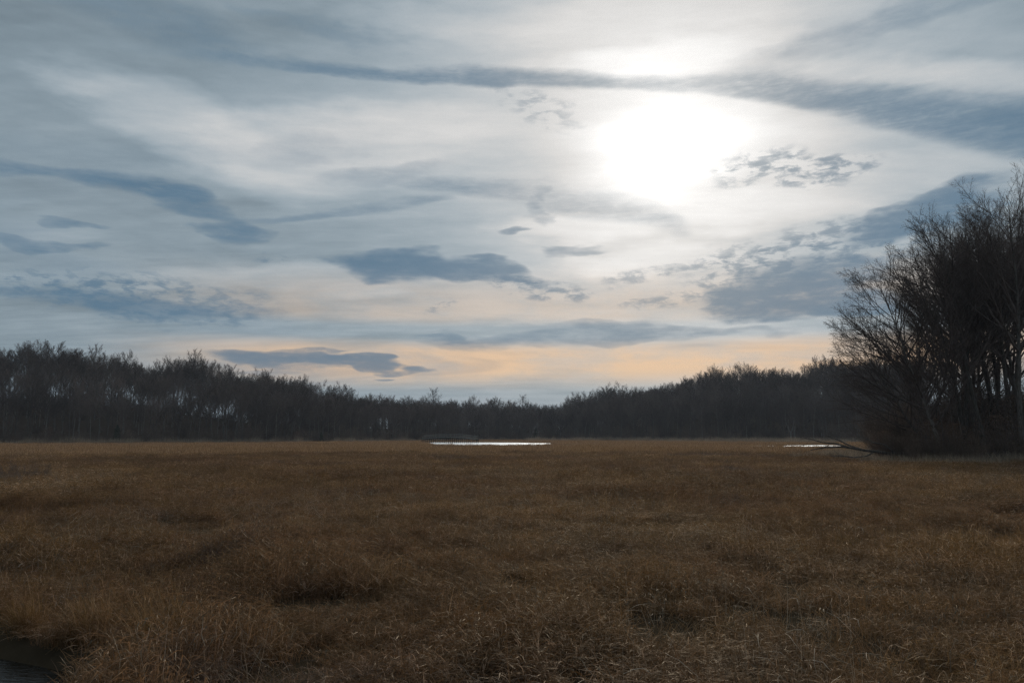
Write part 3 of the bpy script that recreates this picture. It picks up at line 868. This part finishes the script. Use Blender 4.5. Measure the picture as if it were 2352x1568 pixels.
obj('trunk', make_mesh('fallen_trunk', v + off, q, None, M_DEAD, smooth=True), base)
tw = []
for L_ in lim + [main]:
    p1, r1, l1 = offspring(L_, lr if L_.shape[1] == 5 else mr, np.array([8.0]), 8, .3, 1, (25, 60), .25, 5, g, .13, .03, (-.03, 0, 0), .012, .014)
    p2, r2, l2 = offspring(p1, r1, l1, 4, .3, 1, (25, 55), .5, 3, g, .13, .03, (0, 0, 0), .012, .012)
    tw += [tubes(p1, r1, 4), tubes(p2, r2, 3)]
for L_ in lim:
    v, q = tubes(L_, lr, 6)
    obj('limb', make_mesh('fallen_limb', v + off, q, None, M_DEAD, smooth=True), base)
v, q = join(tw)
obj('branchwork', make_mesh('fallen_branches', v + off, q, None, M_DEAD), base)

# ------------------------------------------------------------------ footbridge on piles over the end of the pond
def box(p0, p1, w_, h_):
    """beam from p0 to p1 with width w_ (level) and height h_"""
    p0, p1 = np.array(p0, float), np.array(p1, float)
    a = p1 - p0; a /= np.linalg.norm(a)
    side = np.cross(a, (0, 0, 1.0)) if abs(a[2]) < .95 else np.array([1.0, 0, 0]); side /= np.linalg.norm(side)
    up_ = np.cross(side, a)
    V = [e + side * sx * w_ / 2 + up_ * sy * h_ / 2 for e in (p0, p1) for sx, sy in ((-1, -1), (1, -1), (1, 1), (-1, 1))]
    Q = [(0, 1, 2, 3), (7, 6, 5, 4), (0, 4, 5, 1), (1, 5, 6, 2), (2, 6, 7, 3), (3, 7, 4, 0)]
    return np.array(V), np.array(Q)

bA = np.array([xat(972, 322), 322.0]); bB = np.array([xat(1096, 309), 309.0])
bdir = (bB - bA) / np.linalg.norm(bB - bA); bside = np.array([-bdir[1], bdir[0]])
blen = np.linalg.norm(bB - bA)
bridge = thing('footbridge', 'dark timber footbridge on many piles over the far end of the pond', 'bridge', (bA[0], bA[1], 0))
def bp(s, o, z): c = bdir * s + bside * o; return np.array([c[0], c[1], z])
def bz(s): k = s / blen; return 1.55 + 1.0 * math.sin(math.pi * min(1, max(0, k * .92 + .06))) + .1 * (1 - k)
def beam(name, p0, p1, w_, h_):
    return obj(name, make_mesh(name, *box(p0, p1, w_, h_), None, M_PILE if name in ('pile', 'cross_brace', 'cap_beam') else M_PLANK), bridge)
ns = 14
ss = np.linspace(0, blen, ns + 1)
dk = join([box(bp(a, 0, bz(a)), bp(b, 0, bz(b)), 1.9, .14) for a, b in zip(ss[:-1], ss[1:])])
obj('deck', make_mesh('deck', *dk, None, M_PLANK), bridge)
for o_ in (-.85, .85):
    st = join([box(bp(a, o_, bz(a) - .24), bp(b, o_, bz(b) - .24), .16, .32) for a, b in zip(ss[:-1], ss[1:])])
    obj('stringer', make_mesh('stringer', *st, None, M_PLANK), bridge)
    rl = join([box(bp(a, o_, bz(a) + 1.08), bp(b, o_, bz(b) + 1.08), .13, .11) for a, b in zip(ss[:-1], ss[1:])])
    obj('top_rail', make_mesh('top_rail', *rl, None, M_PLANK), bridge)
    rl = join([box(bp(a, o_, bz(a) + .58), bp(b, o_, bz(b) + .58), .07, .09) for a, b in zip(ss[:-1], ss[1:])])
    obj('middle_rail', make_mesh('middle_rail', *rl, None, M_PLANK), bridge)
    for s in ss:
        beam('rail_post', bp(s, o_ * 1.02, bz(s) + .07), bp(s, o_ * 1.02, bz(s) + 1.03), .12, .12)
        beam('pile', bp(s, o_ * .92, -1.2), bp(s, o_ * .92, bz(s) - .4), .26, .26)
for s in ss:
    beam('cap_beam', bp(s, -1.05, bz(s) - .52), bp(s, 1.05, bz(s) - .52), .22, .24)
    beam('cross_brace', bp(s + .14, -.8, .35), bp(s + .14, .8, bz(s) - .75), .08, .16)

# ------------------------------------------------------------------ dry grass
def blades(seed, n, spread, h, wid, lean, curl, k=4, windbias=(0, 0), tip=0.0):
    """a tuft of n bent blades as thin ribbons"""
    g = np.random.default_rng(seed)
    a = g.random(n) * 6.283; r = spread * np.sqrt(g.random(n))
    p = np.stack([np.cos(a) * r, np.sin(a) * r, np.full(n, -.03)], 1)
    la = g.random(n) * 6.283
    ld = np.stack([np.cos(la), np.sin(la)], 1) * (lean * (.3 + g.random((n, 1)))) + np.array(windbias)
    d = np.concatenate([ld, np.ones((n, 1))], 1); d /= np.linalg.norm(d, axis=1, keepdims=True)
    L = h * (.45 + .75 * g.random(n))
    cd = np.concatenate([ld + g.normal(0, .25, (n, 2)), -np.abs(g.normal(.6, .4, (n, 1)))], 1)
    cs = curl * (.2 + 1.3 * g.random((n, 1)) ** 2)
    pts = [p]
    for j in range(1, k):
        d = d + cd * cs * (j / k); d /= np.linalg.norm(d, axis=1, keepdims=True)
        pts.append(pts[-1] + d * (L / (k - 1))[:, None])
    pts = np.stack(pts, 1)
    fa = g.random(n) * 6.283
    sd = np.stack([np.cos(fa), np.sin(fa), np.zeros(n)], 1)[:, None]
    ws = (wid * (.5 + .9 * g.random(n)))[:, None, None] * np.linspace(1, .25, k)[None, :, None]
    V = np.stack([pts - sd * ws / 2, pts + sd * ws / 2], 2)
    idx = np.arange(n * k * 2).reshape(n, k, 2)
    Q = np.stack([idx[:, :-1, 0], idx[:, :-1, 1], idx[:, 1:, 1], idx[:, 1:, 0]], -1).reshape(-1, 4)
    tint = np.repeat(np.clip(g.beta(1.6, 3.2, n) , 0, 1), k * 2)
    return V.reshape(-1, 3), Q, tint

def tuft(name, parts, mat):
    V, Q, T, off = [], [], [], 0
    for v, q, t_ in parts:
        V.append(v); Q.append(q + off); T.append(t_); off += len(v)
    return make_mesh(name, np.concatenate(V), np.concatenate(Q), None, mat, {'tint': np.concatenate(T)})

def stalks(seed, n, spread, h, wid, lean, leaves=5):
    """stiff stems with short curled leaves standing off at all angles: the tangle of old cordgrass"""
    g = np.random.default_rng(seed)
    v0, q0, t0_ = blades(seed, n, spread, h, wid * .7, lean, .25, 4)
    st = v0.reshape(n, 4, 2, 3).mean(2)
    m_ = n * leaves
    f = .25 + .75 * g.random((n, leaves)); fi = f * 3; i0 = np.minimum(fi.astype(int), 2); fr = (fi - i0)[..., None]
    mi = np.arange(n)[:, None]
    p = (st[mi, i0] * (1 - fr) + st[mi, i0 + 1] * fr).reshape(-1, 3)
    a = g.random(m_) * 6.283
    d = np.stack([np.cos(a), np.sin(a), .25 + .9 * g.random(m_)], 1); d /= np.linalg.norm(d, axis=1, keepdims=True)
    L = h * (.22 + .34 * g.random(m_)); k = 4
    pts = [p]
    for j in range(1, k):
        d = d + np.stack([np.zeros(m_), np.zeros(m_), -.55 * g.random(m_)], 1) + g.normal(0, .22, (m_, 3)); d /= np.linalg.norm(d, axis=1, keepdims=True)
        pts.append(pts[-1] + d * (L / (k - 1))[:, None])
    pts = np.stack(pts, 1)
    sd = np.cross(d, np.array([0, 0, 1.0])) + g.normal(0, .4, (m_, 3)); sd /= np.linalg.norm(sd, axis=1, keepdims=True)
    ws = (wid * (.6 + .8 * g.random(m_)))[:, None, None] * np.array([.8, 1, .8, .2])[None, :, None]
    V = np.stack([pts - sd[:, None] * ws / 2, pts + sd[:, None] * ws / 2], 2)
    idx = np.arange(m_ * k * 2).reshape(m_, k, 2) + len(v0)
    Q = np.stack([idx[:, :-1, 0], idx[:, :-1, 1], idx[:, 1:, 1], idx[:, 1:, 0]], -1).reshape(-1, 4)
    tint = np.repeat(np.where(g.random(m_) < .10, .8 + .5 * g.random(m_), np.clip(g.beta(1.2, 3.4, m_), 0, 1)), k * 2)  # palest leaves: straw colour plus sunlit glints put into the tint
    return np.concatenate([v0, V.reshape(-1, 3)]), np.concatenate([q0, Q]), np.concatenate([t0_, tint])

NEAR = [tuft('tuft', [stalks(10, 20, .30, .50, .008, .35)], M_GRASS),
        tuft('tuft', [stalks(11, 16, .34, .42, .009, .6), blades(31, 8, .2, .6, .006, .4, .4)], M_GRASS),
        tuft('tuft', [blades(12, 44, .32, .48, .008, .9, .7, 5, (.5, .1))], M_GRASS),
        tuft('tuft', [blades(13, 44, .32, .46, .008, .9, .7, 5, (-.6, -.2))], M_GRASS),
        tuft('tuft', [blades(14, 30, .28, .55, .007, .4, 1.1, 6)], M_GRASS),
        tuft('tuft', [stalks(15, 18, .26, .60, .008, .25), blades(35, 14, .3, .4, .008, .9, .6)], M_GRASS)]
MID = [tuft('clump', [stalks(40, 46, .8, .50, .015, .4, 4)], M_GRASS),
       tuft('clump', [blades(41, 140, .80, .50, .014, .7, .6, 3, (.3, .1))], M_GRASS),
       tuft('clump', [blades(42, 140, .80, .46, .014, .8, .6, 3, (-.4, 0))], M_GRASS),
       tuft('clump', [stalks(43, 40, .7, .62, .014, .3, 4)], M_GRASS)]
DIST = [tuft('sward', [blades(50, 260, 2.4, .52, .040, .35, .3, 3)], M_FARG),
        tuft('sward', [blades(51, 260, 2.4, .44, .040, .6, .5, 3, (.3, 0))], M_FARG),
        tuft('sward', [blades(52, 220, 2.2, .60, .036, .25, .25, 3)], M_FARG)]
REEDS = [tuft('reed', [blades(60, 90, 1.3, 2.1, .030, .10, .15, 4), blades(61, 40, 1.3, 2.3, .05, .12, .25, 4)], M_REED),
         tuft('reed', [blades(62, 100, 1.4, 1.7, .032, .14, .2, 4)], M_REED)]
def seedhead(seed, n, spread, h):
    """thin stalks that end in a drooping pale plume"""
    g = np.random.default_rng(seed)
    V, Q, T, off = [], [], [], 0
    a = g.random(n) * 6.283; r = spread * np.sqrt(g.random(n)); L = h * (.7 + .5 * g.random(n))
    for i in range(n):
        p0 = np.array([math.cos(a[i]) * r[i], math.sin(a[i]) * r[i], 0]); ln = g.normal(0, .12, 2)
        p1 = p0 + np.array([ln[0] * L[i], ln[1] * L[i], L[i]])
        hd = g.normal(0, .5, 2); hl = .07 + .06 * g.random()
        p2 = p1 + np.array([hd[0] * hl, hd[1] * hl, hl * .8]); p3 = p2 + np.array([hd[0] * hl * 1.1, hd[1] * hl * 1.1, -.1 * hl])
        fa = g.random() * 6.283; sd = np.array([math.cos(fa), math.sin(fa), 0])
        for pt, wd in ((p0, .0015), (p1, .0015), (p2, .008), (p3, .002)):
            V += [pt - sd * wd, pt + sd * wd]
        for j in range(3):
            b_ = off + j * 2; Q.append((b_, b_ + 1, b_ + 3, b_ + 2))
        T += [0] * 4 + [.1 + .3 * g.random()] * 4
        off += 8
    return np.array(V), np.array(Q), np.array(T)
SEED = [tuft('seed', [seedhead(70, 7, .45, .5)], M_SEED), tuft('seed', [seedhead(71, 5, .5, .45)], M_SEED), tuft('seed', [seedhead(72, 8, .45, .55)], M_SEED)]

grng = np.random.default_rng(21)
def ring_points(n, r0, r1, half):
    r = np.sqrt(r0 * r0 + (r1 * r1 - r0 * r0) * grng.random(n)); a = np.radians(half) * (2 * grng.random(n) - 1)
    return r * np.sin(a), r * np.cos(a)

def marsh_ok(x, y, gap):
    u = x / np.maximum(y, 1)
    return (y < shore(u) - 1) & (poly_dist(x, y, GROVE) < .5) & (water_dist(x, y) < -gap)

def scatter(name, n, r0, r1, half, protos, zscale, gap, label, holes=.30, pick=None, dens=None):
    x, y = ring_points(n, r0, r1, half)
    ok = marsh_ok(x, y, gap)
    hole = fbm(x / 1.7 + 9, y / 1.7, 40, 3)
    ok &= (hole > holes) | (grng.random(n) < .12)
    if dens is not None:
        ok &= grng.random(n) < dens(x, y)
    x, y = x[ok], y[ok]; m_ = len(x)
    z = height(x, y)
    lush = fbm(x / 6.0, y / 6.0, 60, 3); lush2 = fbm(x / 1.3, y / 1.3, 61, 2)
    s_ = np.maximum(.30 + .70 * lush + 1.15 * (lush2 - .38), .25) * (.8 + .4 * grng.random(m_))
    if pick is None:
        kind = fbm(x / 5 + 50, y / 5, 80, 3)
        idx = np.clip(((kind - .28) / .44 + grng.normal(0, .18, m_)) * len(protos), 0, len(protos) - 1).astype(int)
    else:
        idx = grng.integers(0, len(protos), m_)
    sweep = (fbm(x / 9, y / 9, 90, 2) - .5) * 7.0
    rz = sweep + grng.normal(0, .7, m_)
    tilt = grng.normal(0, .10, (m_, 2))
    o = gn_scatter(name, np.stack([x, y, z], 1), np.stack([tilt[:, 0], tilt[:, 1], rz], 1),
                   np.stack([.8 + .4 * lush, .8 + .4 * lush, s_ * zscale], 1), idx, protos, label, 'grass')
    return o

scatter('marsh_grass', 30000, 5.5, 36, 44, NEAR, 1.0, .35, 'tangled brown dry grass filling the near marsh', .33)
scatter('marsh_grass', 30000, 34, 125, 44, MID, 1.0, .3, 'brown dry grass of the middle marsh', .27)
scatter('marsh_grass', 42000, 120, 480, 44, DIST, 1.0, 2.5, 'flat tawny grass of the far marsh', .0)
# drifts of taller golden grass, thickest on the left near the creek
M_TUS = grass_material('russet_tussock_grass', [(0.30, 0.160, 0.056, 1), (0.42, 0.245, 0.095, 1)], .42)
GOLD = [tuft('gold', [stalks(80, 22, .30, .62, .008, .35, 4), blades(81, 26, .25, .7, .007, .5, .5, 5)], M_TUS),
        tuft('gold', [blades(82, 50, .3, .66, .008, .8, .6, 5, (-.3, .1))], M_TUS),
        tuft('gold', [stalks(83, 18, .34, .5, .009, .7, 5)], M_TUS)]
def gold_d(x, y):
    a = sstep(fbm(x / 5 + 13, y / 5, 140, 3), .50, .66)
    b = np.exp(-(((x + 7) / 5) ** 2 + ((y - 14) / 6) ** 2))
    return np.clip(a * .55 + b * .9, 0, 1)
scatter('golden_grass', 8000, 7, 60, 44, GOLD, 1.05, .4, 'golden brown taller grass in drifts, thickest near the creek', .28, True, gold_d)
# lone stiff stalks left from summer
STALK = [tuft('stalk', [stalks(90, 7, .5, .95, .007, .22, 3)], M_REED), tuft('stalk', [stalks(91, 5, .6, .8, .007, .4, 4)], M_REED)]
def stalk_d(x, y): return sstep(fbm(x / 8 + 31, y / 8, 150, 3), .46, .66)
scatter('dead_stalks', 2600, 8, 60, 44, STALK, 1.0, .4, 'thin pale dead stalks standing above the grass', .0, True, stalk_d)
# taller pale reeds in front of the woods and along the far banks
def reed_d(x, y):
    u = x / y; o_ = shore(u) - y
    right = (u > .02)
    return np.where(right, sstep(o_, 75, 20), sstep(o_, 26, 4) * .8) * (.25 + .75 * sstep(fbm(x / 22, y / 22, 33, 3), .35, .55))
scatter('reed_bed', 40000, 225, 480, 44, REEDS, 1.0, 5.0, 'pale band of tall reeds along the foot of the far woods', .0, True, reed_d)
def reed_near(x, y):
    g_ = poly_dist(x, y, GROVE)
    return sstep(g_, -9, -1) * .8
scatter('reed_bed', 9000, 70, 130, 44, REEDS[1:], .62, .3, 'grey reeds fringing the foot of the near grove', .0, True, reed_near)
# pale seed heads that catch the light
def seed_d(x, y):
    return sstep(fbm(x / 7 + 3, y / 7, 120, 3), .48, .66) * .9 + .06
scatter('seed_head_grass', 2200, 6.5, 40, 44, SEED, 1.0, .2, 'pale seed heads nodding above the near grass', .0, True, seed_d)
def seed_m(x, y):
    a = sstep(fbm(x / 12 + 3, y / 8, 121, 3), .52, .68)
    b = np.exp(-(((x - 24) / 14) ** 2 + ((y - 47) / 6) ** 2)) * 1.2
    return np.clip(a * .6 + b, 0, 1)
scatter('seed_head_grass', 3600, 38, 110, 44, [SEED[2], SEED[0]], 1.3, .4, 'pale seed heads in drifts across the middle marsh', .0, True, seed_m)

# grey leafless shrubs standing in the marsh on the left
for X, d, s_, lab in ((18, 50, .30, 'low grey bare shrub in the marsh at the left edge of the picture'), (62, 49, .34, 'grey bare shrub in the marsh, middle one of the left patch'),
                      (104, 51, .27, 'small grey bare shrub at the right end of the left patch')):
    x = xat(X, d)
    o = thing('marsh_shrub', lab, 'shrub', (x, d, float(height(x, d)) - .05), 'grey shrubs in the marsh', X, s_)
    obj('twigs', BUSH[int(X) % 3], o)
# big single tussocks by the creek
def tussock(x, y, seed, sc, label, rz=0.0, wb=(0, 0)):
    o = thing('grass_tussock', label, 'tussock', (x, y, float(height(x, y))), 'tussocks beside the creek', rz, sc)
    
    obj('inner_blades', tuft('inner_blades', [blades(seed, 260, .28, .75, .008, .35, .35, 5, wb)], M_TUS), o)
    obj('arching_blades', tuft('arching_blades', [blades(seed + 1, 150, .30, 1.05, .008, .75, .55, 6, wb)], M_TUS), o)
tussock(-4.75, 10.6, 700, 1.15, 'large russet grass tussock arching over the right bank of the creek', 0, (-.25, .05))
tussock(-6.1, 11.4, 710, .95, 'russet tussock behind the large one at the head of the creek', 0, (-.3, 0))
tussock(-8.9, 12.0, 730, .8, 'leftmost small tussock on the far bank of the creek', 0, (-.1, -.1))
tussock(-7.6, 12.1, 720, .8, 'tussock on the dark far bank of the creek at the left edge', 0, (-.1, -.2))

# ------------------------------------------------------------------ thin winter haze over the whole valley
hb = 1515.0
V = np.array([(x, y, z) for z in (-3.0, 58.0) for x, y in ((-hb, -hb), (hb, -hb), (hb, hb), (-hb, hb))])
Q = [(3, 2, 1, 0), (4, 5, 6, 7), (0, 1, 5, 4), (1, 2, 6, 5), (2, 3, 7, 6), (3, 0, 4, 7)]
m, t = material('haze')
pv = t.n('ShaderNodeVolumePrincipled', Color=(0.80, 0.88, 1.0, 1), Density=0.00014)
pv.inputs['Anisotropy'].default_value = 0.2
t.n('ShaderNodeOutputMaterial', Volume=pv.outputs[0])
obj('haze', make_mesh('haze', V, Q, None, m), kind='stuff')
